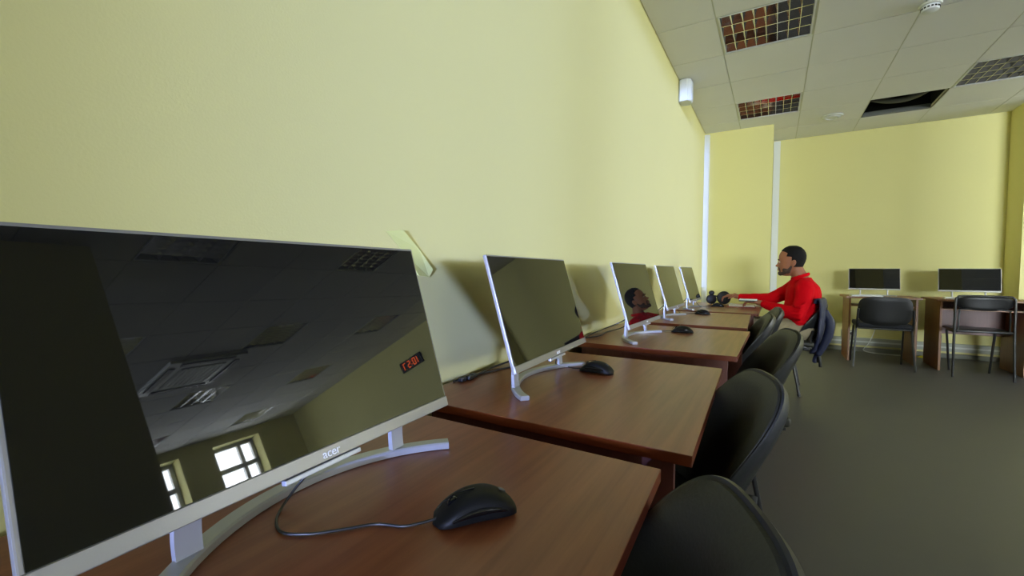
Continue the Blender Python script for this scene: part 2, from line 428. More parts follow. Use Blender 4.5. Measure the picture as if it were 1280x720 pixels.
# cassette air conditioner (only in the monitor's reflection)
t = thing('air_conditioner', 'white ceiling cassette air conditioner, mirrored faintly in the nearest monitor', 'air conditioner', (5.45, 3.30, CZ))
bm = BM(); bx(bm, (-.46, -.46, -.04), (.46, .46, -.003), .012); link('panel', bm, M['white'], t)
for s, (ax, ay) in enumerate(((0, 1), (0, -1), (1, 0), (-1, 0))):
    bm = BM()
    if ax == 0: bx(bm, (-.32, ay*.385-.035, -.052), (.32, ay*.385+.035, -.041), .004)
    else: bx(bm, (ax*.385-.035, -.32, -.052), (ax*.385+.035, .32, -.041), .004)
    link('air_flap', bm, M['back_plastic'], t)
bm = BM(); bx(bm, (-.27, -.27, -.050), (.27, .27, -.041), .004)
for k in range(9): bx(bm, (-.25, -.25+k*.06, -.056), (.25, -.235+k*.06, -.049))
link('intake_grille', bm, M['offwhite'], t)

# smoke detector
def detector(loc, label, big):
    t = thing('smoke_detector', label, 'smoke detector', loc)
    bm = BM()
    s = 1.0 if big else 1.75
    lathe(bm, [(0, 0), (.062*s, 0), (.064*s, -.006), (.060*s, -.014), (.052*s, -.016)], 32); link('mounting_base', bm, M['offwhite'], t, True)
    if big:
        bm = BM(); lathe(bm, [(.050, -.0165), (.050, -.040), (.046, -.048), (.030, -.054), (0, -.055)], 32); link('sensor_head', bm, M['white'], t, True)
        bm = BM()
        for k in range(16):
            a = 2*PI*k/16
            box(bm, (.0505*math.cos(a), .0505*math.sin(a), -.033), (.004, .012, .010), Matrix.Rotation(a, 3, 'Z'))
        link('vent_slots', bm, M['black'], t)
    else:
        bm = BM(); lathe(bm, [(.088, -.0165), (.080, -.024), (.060, -.027), (.056, -.019), (0, -.019)], 32); link('sensor_head', bm, M['white'], t, True)
    return t
detector((1.750, 4.20, CZ-.002), 'white domed smoke detector with dark vent slots, near the top edge of the ceiling', True)
t = detector((1.412, 6.565, CZ-.002), 'flat white round ceiling detector between the louvre light and the dark opening', False)

# wall speaker
t = thing('wall_speaker', 'white wedge-shaped wall speaker high on the left wall just below the ceiling', 'speaker', (0.001, 4.66, 2.842))
bm = BM()
pr = [(0, -.055), (.02, -.085), (.085, -.085), (.115, -.05), (.115, .05), (.085, .085), (.02, .085), (0, .055)]
va = [bm.verts.new((a, b, -.105)) for a, b in pr]; vb = [bm.verts.new((a, b, .105)) for a, b in pr]
for q in range(8): bm.faces.new((va[q], va[(q+1) % 8], vb[(q+1) % 8], vb[q]))
bm.faces.new(va); bm.faces.new(list(reversed(vb)))
bmesh.ops.bevel(bm, geom=list(bm.edges), offset=.006, segments=2, affect='EDGES')
link('cabinet', bm, M['offwhite'], t)
bm = BM(); bx(bm, (.1155, -.045, -.09), (.119, .045, .09), .002)
for k in range(7): bx(bm, (.119, -.036, -.075+k*.024), (.121, .036, -.066+k*.024))
link('grille', bm, M['white'], t)

# red LED clock on the back wall (seen mirrored in the nearest monitor)
t = thing('digital_clock', 'black wall clock with red LED digits, mirrored in the nearest monitor', 'clock', (5.46, BY-.002, 2.37))
bm = BM(); bx(bm, (-.30, -.045, -.11), (.30, 0, .11), .008); link('case', bm, M['black'], t)
SEG = {'0': 'abcdef', '1': 'bc', '5': 'acdfg', '7': 'abc', '2': 'abdeg'}
def digit(ch, cx):
    bm = BM(); w, hh, th = .062, .066, .015
    g = {'a': ((cx, hh), (w, th)), 'd': ((cx, -hh), (w, th)), 'g': ((cx, 0), (w, th)), 'b': ((cx+w/2, hh/2), (th, hh)), 'c': ((cx+w/2, -hh/2), (th, hh)),
         'f': ((cx-w/2, hh/2), (th, hh)), 'e': ((cx-w/2, -hh/2), (th, hh))}
    for s in SEG[ch]:
        (x, z), (a, b) = g[s]
        box(bm, (x, -.0475, z), (a, .004, b))
    link('digit', bm, M['led'], t)
for ch, cx in (('1', -.215), ('0', -.095), ('5', .055), ('7', .175)): digit(ch, cx)
bm = BM(); box(bm, (-.02, -.0475, .03), (.014, .004, .014)); box(bm, (-.02, -.0475, -.03), (.014, .004, .014)); link('colon', bm, M['led'], t)

# yellow note on the wall behind the nearest monitor
bm = BM()
pts = [(.001, .785, 1.158), (.001, .84, 1.166), (.001, .905, 1.118), (.001, .957, 1.062), (.001, .945, 1.040), (.001, .900, 1.045), (.001, .855, 1.100)]
va = [bm.verts.new(p) for p in pts]; vb = [bm.verts.new((.0025+.004*(k % 2), p[1], p[2])) for k, p in enumerate(pts)]
for q in range(7): bm.faces.new((va[q], va[(q+1) % 7], vb[(q+1) % 7], vb[q]))
bm.faces.new(va); bm.faces.new(list(reversed(vb)))
note = link('sticky_tape', bm, M['note']); tag(note, 'crumpled strip of yellow paper tape on the wall behind the nearest monitor corner', 'tape')

# ------------------------------------------------------------------ desks along the left wall
DZ = .7225
def make_desk(label, x0, x1, ya, yb, top, side, z=DZ, edge='wood_edge', name='computer_desk', group='computer desks along the left wall', skew=0.0):
    """local: X from the wall outwards, Y along the wall; origin at floor under the near wall corner"""
    L = yb-ya; D = x1-x0
    t = thing(name, label, 'desk', (x0, ya, 0), 0, group)
    def sk(bm):
        if skew:
            for v in bm.verts: v.co.x += skew*(v.co.y/L-.5)
    bm = BM(); bx(bm, (0, 0, z-.022), (D, L, z), .0015); 
    for f in bm.faces:
        f.material_index = 0 if abs(f.normal.z) > .5 else 1
    sk(bm); link('desktop', bm, [M[top], M[edge]], t)
    for y in (.022, L-.040):
        bm = BM(); bx(bm, (.06, y, 0.0), (D-.035, y+.018, z-.0225), .001); sk(bm)
        link('side_panel', bm, M[side], t)
    bm = BM(); bx(bm, (.14, .041, .28), (.158, L-.041, z-.0225), .001); sk(bm); link('modesty_panel', bm, M[side], t)
    bm = BM(); bx(bm, (.22, .055, z-.115), (D-.09, L-.055, z-.099), .001); sk(bm); link('keyboard_shelf', bm, M[side], t)
    for y in (.041, L-.053):
        bm = BM(); bx(bm, (.22, y, z-.112), (D-.09, y+.012, z-.10)); sk(bm); link('shelf_rail', bm, M['offwhite'], t)
    return t
WX = .012
make_desk('nearest brown laminate desk, under the big monitor at the left', WX, .705, .02, .757, 'wood_top', 'wood_side', skew=-.03)
make_desk('second brown desk from the camera, with whole mouse and monitor in full view', WX, .715, .840, 1.667, 'wood_top', 'wood_side', skew=-.025)
make_desk('third brown desk, whose monitor mirrors the man in red', WX, .737, 1.929, 2.790, 'wood_top', 'wood_side', skew=.011)
make_desk('fourth brown desk, just before the one the man leans on', WX, .713, 2.939, 3.906, 'wood_top', 'wood_side', skew=-.018)
make_desk('farthest desk of the wall row, where the man in red sits', WX, .758, 4.020, 5.180, 'wood_top', 'wood_side', skew=.006)

# ------------------------------------------------------------------ monitors
def make_monitor(label, w=.583, h=.325, tilt=.285, with_logo=True, group='silver monitors along the left wall'):
    """local origin on the desktop below the screen's bottom centre, screen faces +X, width along Y"""
    t = thing('computer_monitor', label, 'monitor', group=group)
    zb = .79-DZ
    R = Matrix.Rotation(-tilt, 4, 'Y')
    X = Matrix.Translation((0, 0, zb)) @ R     # panel frame: x = out of the screen, z = up the screen
    chin = .020; e = .0045
    bm = BM(); bx(bm, (-.010, -w/2, 0), (0.0, w/2, h), .0018)
    bm.transform(X); link('frame', bm, M['alu'], t)
    bm = BM(); bx(bm, (-.001, -w/2+e, chin), (.0012, w/2-e, h-e), .0004)
    bm.transform(X); link('screen', bm, M['screen'], t)
    bm = BM(); bx(bm, (-.004, -w/2+.001, .001), (.0026, w/2-.001, chin-.0005), .001); bm.transform(X); ch = link('chin', bm, M['alu'], t)
    bm = BM()       # bulging electronics housing on the back
    bx(bm, (-.034, -w*.30, .015), (-.0105, w*.30, h*.62), .010); bm.transform(X); link('back_cover', bm, M['back_plastic'], t)
    bm = BM(); bx(bm, (-.006, -.062, -.0075), (.0035, .062, -.0005), .0015); bm.transform(X); link('control_bar', bm, M['alu_light'], t)
    if with_logo:
        # letters face +X, read along +Y
        F = Matrix(((0, 0, 1, .0029), (1, 0, 0, .012), (0, 1, 0, chin*.5), (0, 0, 0, 1)))
        text_mesh('logo', 'acer', .017, M['logo'], ch, X @ F)
    bm = BM()       # crescent base, ends reaching forward
    Rr = .315; pts = []
    for k in range(25):
        a = (-1+2*k/24)*math.asin(.242/Rr)
        pts.append((-.090+Rr-Rr*math.cos(a), Rr*math.sin(a), .0065))
    sweep(bm, pts, [(-.012, -.006), (.012, -.006), (.0125, .0035), (.010, .006), (-.010, .006), (-.0125, .0035)])
    link('base', bm, M['alu_light'], t, True)
    for s in (-1, 1):
        bm = BM()
        yb = s*.170; a = math.asin(.170/Rr); xb = -.090+Rr-Rr*math.cos(a)
        top = X @ Vector((-.014, s*.166, .085))
        pth = [(xb, yb, .008), (xb-.003, yb, .05), (top.x, s*.166, top.z)]
        sweep(bm, smooth_path(pth, 6), [(-.014, -.0045), (.014, -.0045), (.014, .0045), (-.014, .0045)], up=Vector((1, 0, 0)))
        link('support_strut', bm, M['alu_light'], t, True)
    return t
mons = [(.314, .379, .062, .285, 'large nearest monitor, dark glossy screen mirroring windows and ceiling lights'),
        (.263, 1.253, .060, .279, 'second monitor along the wall, blank olive-dark screen on crescent base'),
        (.293, 2.278, -.020, .259, 'third monitor along the wall, screen mirroring the seated man'),
        (.240, 3.395, -.016, .251, 'fourth monitor along the wall, pale reflecting screen'),
        (.243, 4.310, -.014, .20, 'farthest monitor of the wall row, next to the black headphones')]
mon0 = make_monitor(mons[0][4]); mon0.location = (mons[0][0], mons[0][1], DZ); mon0.rotation_euler = (0, 0, mons[0][2])
for x, y, yaw, tl, lab in mons[1:]:
    dup(mon0, (x, y, DZ+.0005), yaw, lab)
mon0.location.z = DZ+.0005
for o, off in [(mon0, .018)]+[(q, -.040) for q in COL.objects if q.name.startswith('computer_monitor.')]:
    for c in o.children:
        if c.name.split('.')[0] in ('base', 'support_strut'): c.location.y = off

# ------------------------------------------------------------------ mice
def make_mouse(label, cable_pts, loc, ang, group='black mice on the wall row desks'):
    """local: nose towards +X"""
    t = thing('computer_mouse', label, 'mouse', loc, ang, group)
    bm = BM(); NX, NA = 22, 20; L = .118; rings = []
    for i in range(NX+1):
        s = i/NX; x = -L/2+L*s
        e = 1-abs(2*s-1)**3.2
        wd = .0305*max(e, .0)**.36*(1-.10*math.sin(PI*s)**2)
        ht = .0385*(max(math.sin(PI*min(1, (s*.86+.10))), 0)**.75)*(max(e, 0)**.30)
        ring = []
        for k in range(NA):
            a = 2*PI*k/NA; ca, sa = math.cos(a), math.sin(a)
            py = wd*abs(ca)**.80*(1 if ca >= 0 else -1)
            pz = (ht*.60*abs(sa)**.7+ht*.38) if sa >= 0 else ht*.38-ht*.38*abs(sa)**.45
            ring.append(bm.verts.new((x, py, max(pz, 0)+.0008)))
        rings.append(ring)
    for A, B in zip(rings, rings[1:]):
        for k in range(NA): bm.faces.new((A[k], A[(k+1) % NA], B[(k+1) % NA], B[k]))
    bm.faces.new(rings[0]); bm.faces.new(list(reversed(rings[-1])))
    bmesh.ops.remove_doubles(bm, verts=bm.verts, dist=.0003)
    body = link('shell', bm, M['black_matte'], t, True)
    # gloss side bands
    for s in (-1, 1):
        bm = BM(); pts = []
        for i in range(4, 19):
            q = i/NX; x = -L/2+L*q; e = 1-abs(2*q-1)**3.2; wd = .0305*e**.36*(1-.10*math.sin(PI*q)**2)
            ht = .0385*(max(math.sin(PI*min(1, (q*.86+.10))), 0)**.75)*e**.30
            pts.append((x, s*(wd*.985), ht*.50))
        sweep(bm, pts, circ(.0022, 8, .0048), scale=[.3+.7*math.sin(PI*k/14) for k in range(15)]); link('side_band', bm, M['black_gloss'], t, True)
    bm = BM(); lathe(bm, [(0, -.004), (.0085, -.004), (.0095, -.002), (.0095, .002), (.0085, .004), (0, .004)], 24, Matrix.Translation((.030, 0, .0225)) @ Matrix.Rotation(PI/2, 4, 'X'))
    link('scroll_wheel', bm, M['black_gloss'], t, True)
    bm = BM(); tube(bm, [(.052, 0, .0205), (.040, 0, .0300), (.020, 0, .0375), (.002, 0, .0392)], .0009, 6, smooth=4); link('button_seam', bm, M['black_gloss'], t)
    bm = BM(); box(bm, (-.038, 0, .0305), (.010, .007, .0012), Matrix.Rotation(math.radians(-28), 3, 'Y')); link('logo', bm, M['steel_grey'], t)
    if cable_pts:
        inv = (Matrix.Translation(loc) @ Matrix.Rotation(ang, 4, 'Z')).inverted()
        bm = BM(); pts = [(.053, 0, .008), (.062, 0, .006)]+[tuple(inv @ Vector(p)) for p in cable_pts]
        tube(bm, pts, .0019, 8, smooth=7); link('cable', bm, M['cable'], t, True)
    return t
z = DZ+.0005; zc = DZ+.0028; MA1 = math.radians(-128)
make_mouse('large nearest black mouse with looping cable on the nearest desk',
           [(.440, .404, zc), (.406, .389, zc), (.378, .358, zc), (.352, .331, zc), (.320, .314, zc), (.288, .324, zc), (.262, .349, zc+.002), (.266, .378, zc+.03), (.300, .384, DZ+.062)],
           (.503, .476, z), MA1)
make_mouse('black mouse in front of the second monitor', [(.262, 1.385, zc), (.225, 1.40, zc), (.205, 1.37, zc+.01), (.235, 1.31, zc+.045)], (.350, 1.375, z), math.radians(176))
make_mouse('black mouse in front of the third monitor that mirrors the man', [(.325, 2.520, zc), (.28, 2.50, zc), (.235, 2.46, zc+.01), (.262, 2.38, zc+.045)], (.425, 2.530, z), math.radians(190))
make_mouse('black mouse in front of the fourth monitor', [(.275, 3.68, zc), (.235, 3.62, zc), (.225, 3.50, zc+.045)], (.375, 3.715, z), math.radians(186))
make_mouse('small-looking black mouse beside the headphones on the farthest desk', [(.30, 4.55, zc), (.26, 4.48, zc), (.23, 4.42, zc+.045)], (.395, 4.600, z), math.radians(184))

# ------------------------------------------------------------------ loose cables at the wall
def cable(pts, label, r=.0032, m='cable', group='black cables at the wall'):
    bm = BM(); tube(bm, pts, r, 8, smooth=8); o = link('power_cable', bm, M[m], None, True); tag(o, label, 'cable', group); return o
zc = DZ+.0038
cable([(.030, 1.02, zc), (.040, 1.12, zc), (.026, 1.22, zc), (.05, 1.33, zc+.012), (.10, 1.36, zc+.03), (.150, 1.34, zc+.06), (.185, 1.30, zc+.10)], 'black cable running along the wall into the second monitor')
cable([(.028, 1.10, zc), (.055, 1.20, zc), (.075, 1.30, zc), (.11, 1.32, zc+.02), (.165, 1.24, zc+.09)], 'black cable looping on the desk behind the second monitor', .0028)
cable([(.022, 1.95, zc), (.036, 2.06, zc), (.024, 2.22, zc), (.06, 2.38, zc+.02), (.12, 2.42, zc+.05), (.20, 2.36, zc+.10)], 'black cable running along the wall into the third monitor')
cable([(.05, 2.05, zc), (.085, 2.15, zc), (.07, 2.30, zc), (.11, 2.45, zc+.01), (.16, 2.44, zc+.05), (.20, 2.28, zc+.10)], 'black cable looping on the desk behind the third monitor')
cable([(.03, 2.98, zc), (.05, 3.15, zc), (.035, 3.30, zc), (.07, 3.48, zc+.02), (.15, 3.46, zc+.09)], 'black cable running along the wall into the fourth monitor')
cable([(.03, 4.06, zc), (.05, 4.2, zc), (.035, 4.35, zc), (.08, 4.42, zc+.02), (.16, 4.40, zc+.09)], 'black cable running along the wall into the farthest monitor')
bm = BM()
for k, (x, y) in enumerate(((.045, 1.045), (.050, 1.075), (.043, 1.105))):
    bx(bm, (x-.008, y-.012, DZ+.0005), (x+.008, y+.012, DZ+.013), .003)
o = link('plug_adapter', bm, M['black']); tag(o, 'row of small black plugs lying by the wall on the second desk', 'plug')

# ------------------------------------------------------------------ chairs of the wall row
def back_surface(u, v, w, zc, hh, lean, conc, thick):
    """u,v in -1..1; returns point on the middle of the back, local X = backwards"""
    y = u*w; zz = v*hh
    x = math.tan(lean)*zz - conc*(1-.75*v)*(u*u) - .012*(v*v)
    return Vector((x, y, zc+zz))
def make_shell_chair(label, group):
    """local: sitter looks to -X; origin on the floor under the seat"""
    t = thing('visitor_chair', label, 'chair', group=group)
    w, hh, zc, lean, conc = .192, .178, .626, math.radians(20), .080
    def shell(off, sc, th, name, m, n=20, front=False):
        bm = BM(); F, B = [], []
        for i in range(n+1):
            fr, br = [], []
            for j in range(n+1):
                a, b = -1+2*i/n, -1+2*j/n
                # square -> superellipse
                r = max(abs(a), abs(b)); q = (abs(a)**3.2+abs(b)**3.2)**(1/3.2) if r else 1
                k = r/q if q else 1
                u, v = a*k*sc, b*k*sc
                if v > 0: u *= (1-.13*v)
                else: u *= (1-.06*abs(v))
                p = back_surface(u, v, w, zc, hh, lean, conc, th)
                rim = max(0, (r-.75)/.25)
                fr.append(bm.verts.new(p+Vector((off+(th*.8*rim**2 if front else 0), 0, 0))))
                br.append(bm.verts.new(p+Vector((off+th*(1 if front else 1-.85*rim**2), 0, 0))))
            F.append(fr); B.append(br)
        for i in range(n):
            for j in range(n):
                bm.faces.new((F[i][j], F[i+1][j], F[i+1][j+1], F[i][j+1])); bm.faces.new((B[i][j], B[i][j+1], B[i+1][j+1], B[i+1][j]))
        ed = [(i, 0) for i in range(n)]+[(n, j) for j in range(n)]+[(i, n) for i in range(n, 0, -1)]+[(0, j) for j in range(n, 0, -1)]
        for q in range(len(ed)):
            (a, b), (c, d) = ed[q], ed[(q+1) % len(ed)]
            bm.faces.new((F[a][b], F[c][d], B[c][d], B[a][b]))
        return link(name, bm, m, t, True)
    X0_ = .235
    o = shell(X0_-.030, .965, .0298, 'back_pad', M['chair_fab'], front=True)
    o = shell(X0_, 1.0, .034, 'back_shell', M['chair_shell'])
    # seat: upholstered pad and under-shell
    bm = BM(); box(bm, (0, 0, .458), (.43, .45, .045), Matrix.Rotation(math.radians(3), 3, 'Y'), .020, seg=4); link('seat', bm, M['chair_fab'], t, True)
    bm = BM(); box(bm, (0, 0, .4275), (.40, .42, .014), Matrix.Rotation(math.radians(3), 3, 'Y'), .005); link('seat_shell', bm, M['chair_shell'], t, True)
    # frame: side uprights, seat rails, four legs
    for s in (-1, 1):
        bm = BM(); tube(bm, [(.17, s*.205, .415), (.188, s*.200, .45), (.190, s*.18, .50), (.205, s*.150, .56)], .0105, 10, smooth=5, scale=None); link('back_upright', bm, M['steel_black'], t, True)
        bm = BM(); tube(bm, [(-.19, s*.205, .405), (.18, s*.205, .405)], .011, 10); link('seat_rail', bm, M['steel_black'], t, True)
        bm = BM(); tube(bm, [(.045, s*.205, .400), (.120, s*.225, .012)], .0105, 10); lg = link('leg', bm, M['steel_black'], t, True)
        bm = BM(); tube(bm, [(.1185, s*.225, .020), (.1225, s*.2255, .001)], .014, 10); link('foot_cap', bm, M['black'], lg, True)
        bm = BM(); tube(bm, [(-.10, s*.205, .400), (-.205, s*.225, .012)], .0105, 10); lg = link('leg', bm, M['steel_black'], t, True)
        bm = BM(); tube(bm, [(-.2040, s*.225, .020), (-.2075, s*.2255, .001)], .014, 10); link('foot_cap', bm, M['black'], lg, True)
    bm = BM(); tube(bm, [(-.17, -.205, .405), (-.17, .205, .405)], .0095, 10); link('cross_bar', bm, M['steel_black'], t, True)
    return t
ch_lab = ['nearest black chair, only its rounded backrest top shows at the bottom edge',
          'second black chair from the camera, curved olive backrest beside the second desk',
          'third black chair, glossy curved backrest beside the third desk',
          'fourth black chair, backrest overlapping the chair behind it near the fourth desk',
          'fifth black chair, only the top shows just in front of the man']
# (back centre x, y, yaw): the backrest's middle sits at local x ~ .27 from the chair's origin
ch_pos = [(.815, .520, 24), (.818, 1.255, 22), (.905, 2.300, 18), (.818, 3.120, 10), (.868, 3.700, 12)]
chair0 = None
def chair_origin(bxc, byc, rz, d=.265):
    return (bxc-d*math.cos(rz), byc-d*math.sin(rz), 0)
for (x, y, a), lab in zip(ch_pos, ch_lab):
    rz = math.radians(a); loc = chair_origin(x, y, rz)
    if chair0 is None:
        chair0 = make_shell_chair(lab, 'black chairs of the wall row'); chair0.location = loc; chair0.rotation_euler = (0, 0, rz)
    else: dup(chair0, loc, rz, lab)
MAN_CH = (.950, 4.64, 0)
man_chair = dup(chair0, MAN_CH, math.radians(-2), 'black chair the man in red sits on, with a navy jacket over its back', 'black chairs of the wall row')

# ------------------------------------------------------------------ desks and chairs at the back wall
FZ = .775
def far_desk(label, xa, xb, yf, yb, modesty):
    t = thing('computer_desk', label, 'desk', (xa, yf, 0), 0, 'desks at the back wall')
    L = xb-xa; D = yb-yf
    bm = BM(); bx(bm, (0, 0, FZ-.02), (L, D, FZ), .002); link('desktop', bm, M['wood_far'], t)
    for x in (.035, L-.055):
        bm = BM(); bx(bm, (x, .03, 0), (x+.02, D-.03, FZ-.0205), .001); link('side_panel', bm, M['wood_far'], t)
    bm = BM(); bx(bm, (.056, .06, FZ-.118), (L-.056, D-.16, FZ-.102), .001); link('keyboard_shelf', bm, M['wood_far'], t)
    if modesty:
        bm = BM(); bx(bm, (.056, D-.12, .36), (L-.056, D-.104, FZ-.0205), .001); link('modesty_panel', bm, M['wood_side'], t)
    return t
far_desk('wooden desk at the back wall beside the man, open underneath', 1.600, 2.292, 6.50, 7.08, False)
far_desk('wooden desk at the back wall at the right edge, with dark back panel', 2.372, 3.100, 6.38, 6.98, True)
far_desk('wooden desk cut off by the right edge of the picture', 3.130, 3.83, 6.33, 6.93, True)

def far_monitor(label, x, y, w, h, rz):
    TL = Matrix.Translation((0, 0, .075)) @ Matrix.Rotation(math.radians(-9), 4, 'X') @ Matrix.Translation((0, 0, -.075))
    t = thing('computer_monitor', label, 'monitor', (x, y, FZ+.0005), rz, 'monitors at the back wall')
    # local: screen faces -Y
    zb = .075
    bm = BM(); bx(bm, (-w/2, 0, zb), (w/2, .012, zb+h), .002); bm.transform(TL); link('frame', bm, M['alu'], t)
    bm = BM(); bx(bm, (-w/2+.006, -.0015, zb+.016), (w/2-.006, .002, zb+h-.005), .0005); bm.transform(TL); link('screen', bm, M['screen'], t)
    bm = BM(); bx(bm, (-w*.3, .0125, zb+.02), (w*.3, .034, zb+h*.6), .008); bm.transform(TL); link('back_cover', bm, M['back_plastic'], t)
    bm = BM(); pts = [(math.sin(a)*.30, .045-.30+.30*math.cos(a)+0, .007) for a in [(-1+2*k/16)*.75 for k in range(17)]]
    sweep(bm, pts, [(-.012, -.006), (.012, -.006), (.012, .006), (-.012, .006)]); link('base', bm, M['alu_light'], t, True)
    for s in (-1, 1):
        bm = BM(); tube(bm, [(s*.13, .012, .012), (s*.13, .022, zb+.06)], .008, 8); link('support_strut', bm, M['alu_light'], t, True)
    return t
far_monitor('smaller dark monitor on the back wall desk beside the man', 1.905, 6.80, .495, .262, math.radians(2))
far_monitor('dark monitor with bright silver side edges on the right back wall desk', 2.705, 6.70, .495, .262, math.radians(-4))
def keyboard(label, x, y, rz):
    t = thing('keyboard', label, 'keyboard', (x, y, FZ+.0005), rz, 'white keyboards')
    bm = BM(); bx(bm, (-.15, -.06, 0), (.15, .06, .012), .003); link('tray', bm, M['paper'], t)
    bm = BM()
    for r in range(5):
        for c in range(14): bx(bm, (-.143+c*.0205, -.052+r*.021, .0122), (-.126+c*.0205, -.035+r*.021, .0165), .0)
    k = link('keys', bm, M['offwhite'], t)
    return t
keyboard('white keyboard on the back wall desk beside the man', 1.80, 6.60, math.radians(4))
keyboard('white keyboard on the right back wall desk', 2.60, 6.49, math.radians(-2))

# padded black chair (ISO type) pushed to the first back desk
t = thing('padded_chair', 'black chair with wide padded fabric backrest at the back wall desk beside the man', 'chair', (1.905, 6.33, 0), 0, 'chairs at the back wall')
# local: sitter looks to +Y, back towards the camera (-Y)
def pad(bm, w, h, d, zc, yc, bend, lean, n=14):
    F, B = [], []
    for i in range(n+1):
        fr, br = [], []
        for j in range(n+1):
            a, b = -1+2*i/n, -1+2*j/n
            r = max(abs(a), abs(b)); q = (abs(a)**4.5+abs(b)**4.5)**(1/4.5) if r else 1; k = r/q if q else 1
            u, v = a*k, b*k
            x = u*w*(1+.05*v if v < 0 else 1-.04*v); zz = zc+v*h-(.018*(1-u*u) if v < 0 else 0)*(-v)
            y = yc+bend*(u*u)-math.tan(lean)*(v*h)
            rim = max(0, (r-.7)/.3)**2
            fr.append(bm.verts.new((x, y-d/2*(1-.7*rim), zz))); br.append(bm.verts.new((x, y+d/2*(1-.7*rim), zz)))
        F.append(fr); B.append(br)
    for i in range(n):
        for j in range(n):
            bm.faces.new((F[i][j], F[i+1][j], F[i+1][j+1], F[i][j+1])); bm.faces.new((B[i][j], B[i][j+1], B[i+1][j+1], B[i+1][j]))
    ed = [(i, 0) for i in range(n)]+[(n, j) for j in range(n)]+[(i, n) for i in range(n, 0, -1)]+[(0, j) for j in range(n, 0, -1)]
    for q in range(len(ed)):
        (a, b), (c, d_) = ed[q], ed[(q+1) % len(ed)]
        bm.faces.new((F[a][b], F[c][d_], B[c][d_], B[a][b]))
bm = BM(); pad(bm, .235, .150, .030, .645, -.205, .045, math.radians(8)); link('back_shell', bm, M['black'], t, True)
bm = BM(); pad(bm, .215, .135, .040, .645, -.170, .045, math.radians(8)); link('back_pad', bm, M['chair_pad'], t, True)
bm = BM(); box(bm, (0, .03, .475), (.47, .42, .055), None, .024, seg=4); link('seat', bm, M['chair_pad'], t, True)
bm = BM(); box(bm, (0, .03, .439), (.45, .40, .016), None, .006); link('seat_shell', bm, M['black'], t, True)
for s in (-1, 1):
    bm = BM(); tube(bm, [(s*.235, -.13, .44), (s*.238, -.18, .52), (s*.232, -.195, .66)], .011, 10, smooth=5); link('back_upright', bm, M['steel_black'], t, True)
    bm = BM(); sweep(bm, [(s*.236, -.12, .44), (s*.262, -.20, .002)], circ(.009, 12, .016)); link('leg', bm, M['steel_grey'], t, True)
    bm = BM(); sweep(bm, [(s*.225, .16, .44), (s*.235, .26, .002)], circ(.009, 12, .016)); link('leg', bm, M['steel_black'], t, True)

# slim black chair at the right desk
t = thing('tube_frame_chair', 'slim black metal tube chair with narrow top backrest at the right desk', 'chair', (2.655, 6.28, 0), math.radians(0), 'chairs at the back wall')
bm = BM(); pad(bm, .205, .060, .020, .762, -.185, .02, math.radians(6)); link('backrest', bm, M['steel_black'], t, True)
bm = BM()
tube(bm, [(-.215, -.20, .0), (-.212, -.185, .45), (-.210, -.180, .76), (-.195, -.180, .815), (-.15, -.182, .828), (.15, -.182, .828), (.195, -.180, .815), (.210, -.180, .76), (.212, -.185, .45), (.222, -.20, .0)], .0105, 10, smooth=6)
link('back_frame', bm, M['steel_black'], t, True)
bm = BM()
tube(bm, [(-.185, .16, .452), (-.19, -.14, .455), (-.182, -.172, .50), (-.178, -.175, .66), (-.15, -.176, .695), (.15, -.176, .695), (.178, -.175, .66), (.182, -.172, .50), (.19, -.14, .455), (.185, .16, .452)], .0075, 8, smooth=6)
link('inner_frame', bm, M['steel_black'], t, True)
bm = BM(); box(bm, (0, .01, .475), (.41, .40, .024), None, .010, seg=3); link('seat', bm, M['steel_black'], t, True)
for s in (-1, 1):
    bm = BM(); tube(bm, [(s*.185, .15, .455), (s*.155+.02, .22, .0)], .0105, 10); link('leg', bm, M['steel_black'], t, True)

# third chair is out of frame; wall trunking, sockets, cables behind the back desks
t = thing('cable_trunking', 'white horizontal cable trunking low on the back wall', 'trunking', (PX+.09, BY-.002, .085))
bm = BM(); bx(bm, (0, -.045, 0), (CX-PX-.10, 0, .10), .006); link('channel', bm, M['trunk'], t)
bm = BM(); bx(bm, (0.001, -.048, .04), (CX-PX-.101, -.0455, .06), .001); link('cover_strip', bm, M['offwhite'], t)
def socket(x, lab, plug):
    t = thing('power_socket', lab, 'socket', (x, BY-.002, .235), 0, 'sockets on the back wall')
    bm = BM(); bx(bm, (-.075, -.028, -.045), (.075, 0, .045), .006); link('plate', bm, M['trunk'], t)
    for s in (-.037, .037):
        bm = BM(); lathe(bm, [(.028, 0), (.026, .004), (.022, .004), (.020, -.004+.006), (0, .001)], 24, Matrix.Translation((s, -.028, 0)) @ Matrix.Rotation(PI/2, 4, 'X')); link('outlet_ring', bm, M['offwhite'], t, True)
    if plug:
        bm = BM(); tube(bm, [(.037, -.031, 0), (.037, -.065, 0)], .021, 14); link('plug', bm, M['black'], t, True)
socket(1.74, 'white double socket with black plug between the man and the first back desk', True)
socket(2.60, 'white double socket with black plug between the two back desks', True)
bm = BM(); tube(bm, [(2.02, BY-.06, .60), (2.03, BY-.07, .4), (2.0, BY-.08, .25), (1.95, BY-.10, .12), (1.9, BY-.15, .03), (2.1, BY-.2, .012), (2.35, BY-.18, .012)], .005, 8, smooth=6)
tag(link('power_cable', bm, M['offwhite'], None, True), 'pale cable hanging down the back wall under the first desk', 'cable', 'cables under the back desks')
bm = BM(); tube(bm, [(2.40, BY-.14, .008), (2.50, BY-.22, .008), (2.58, BY-.12, .008), (2.50, BY-.07, .008), (2.45, BY-.16, .012), (2.55, BY-.20, .018)], .006, 8, smooth=6)
tag(link('network_cable', bm, M['yellow_cable'], None, True), 'coiled yellow cable on the floor between the two back desks', 'cable', 'cables under the back desks')

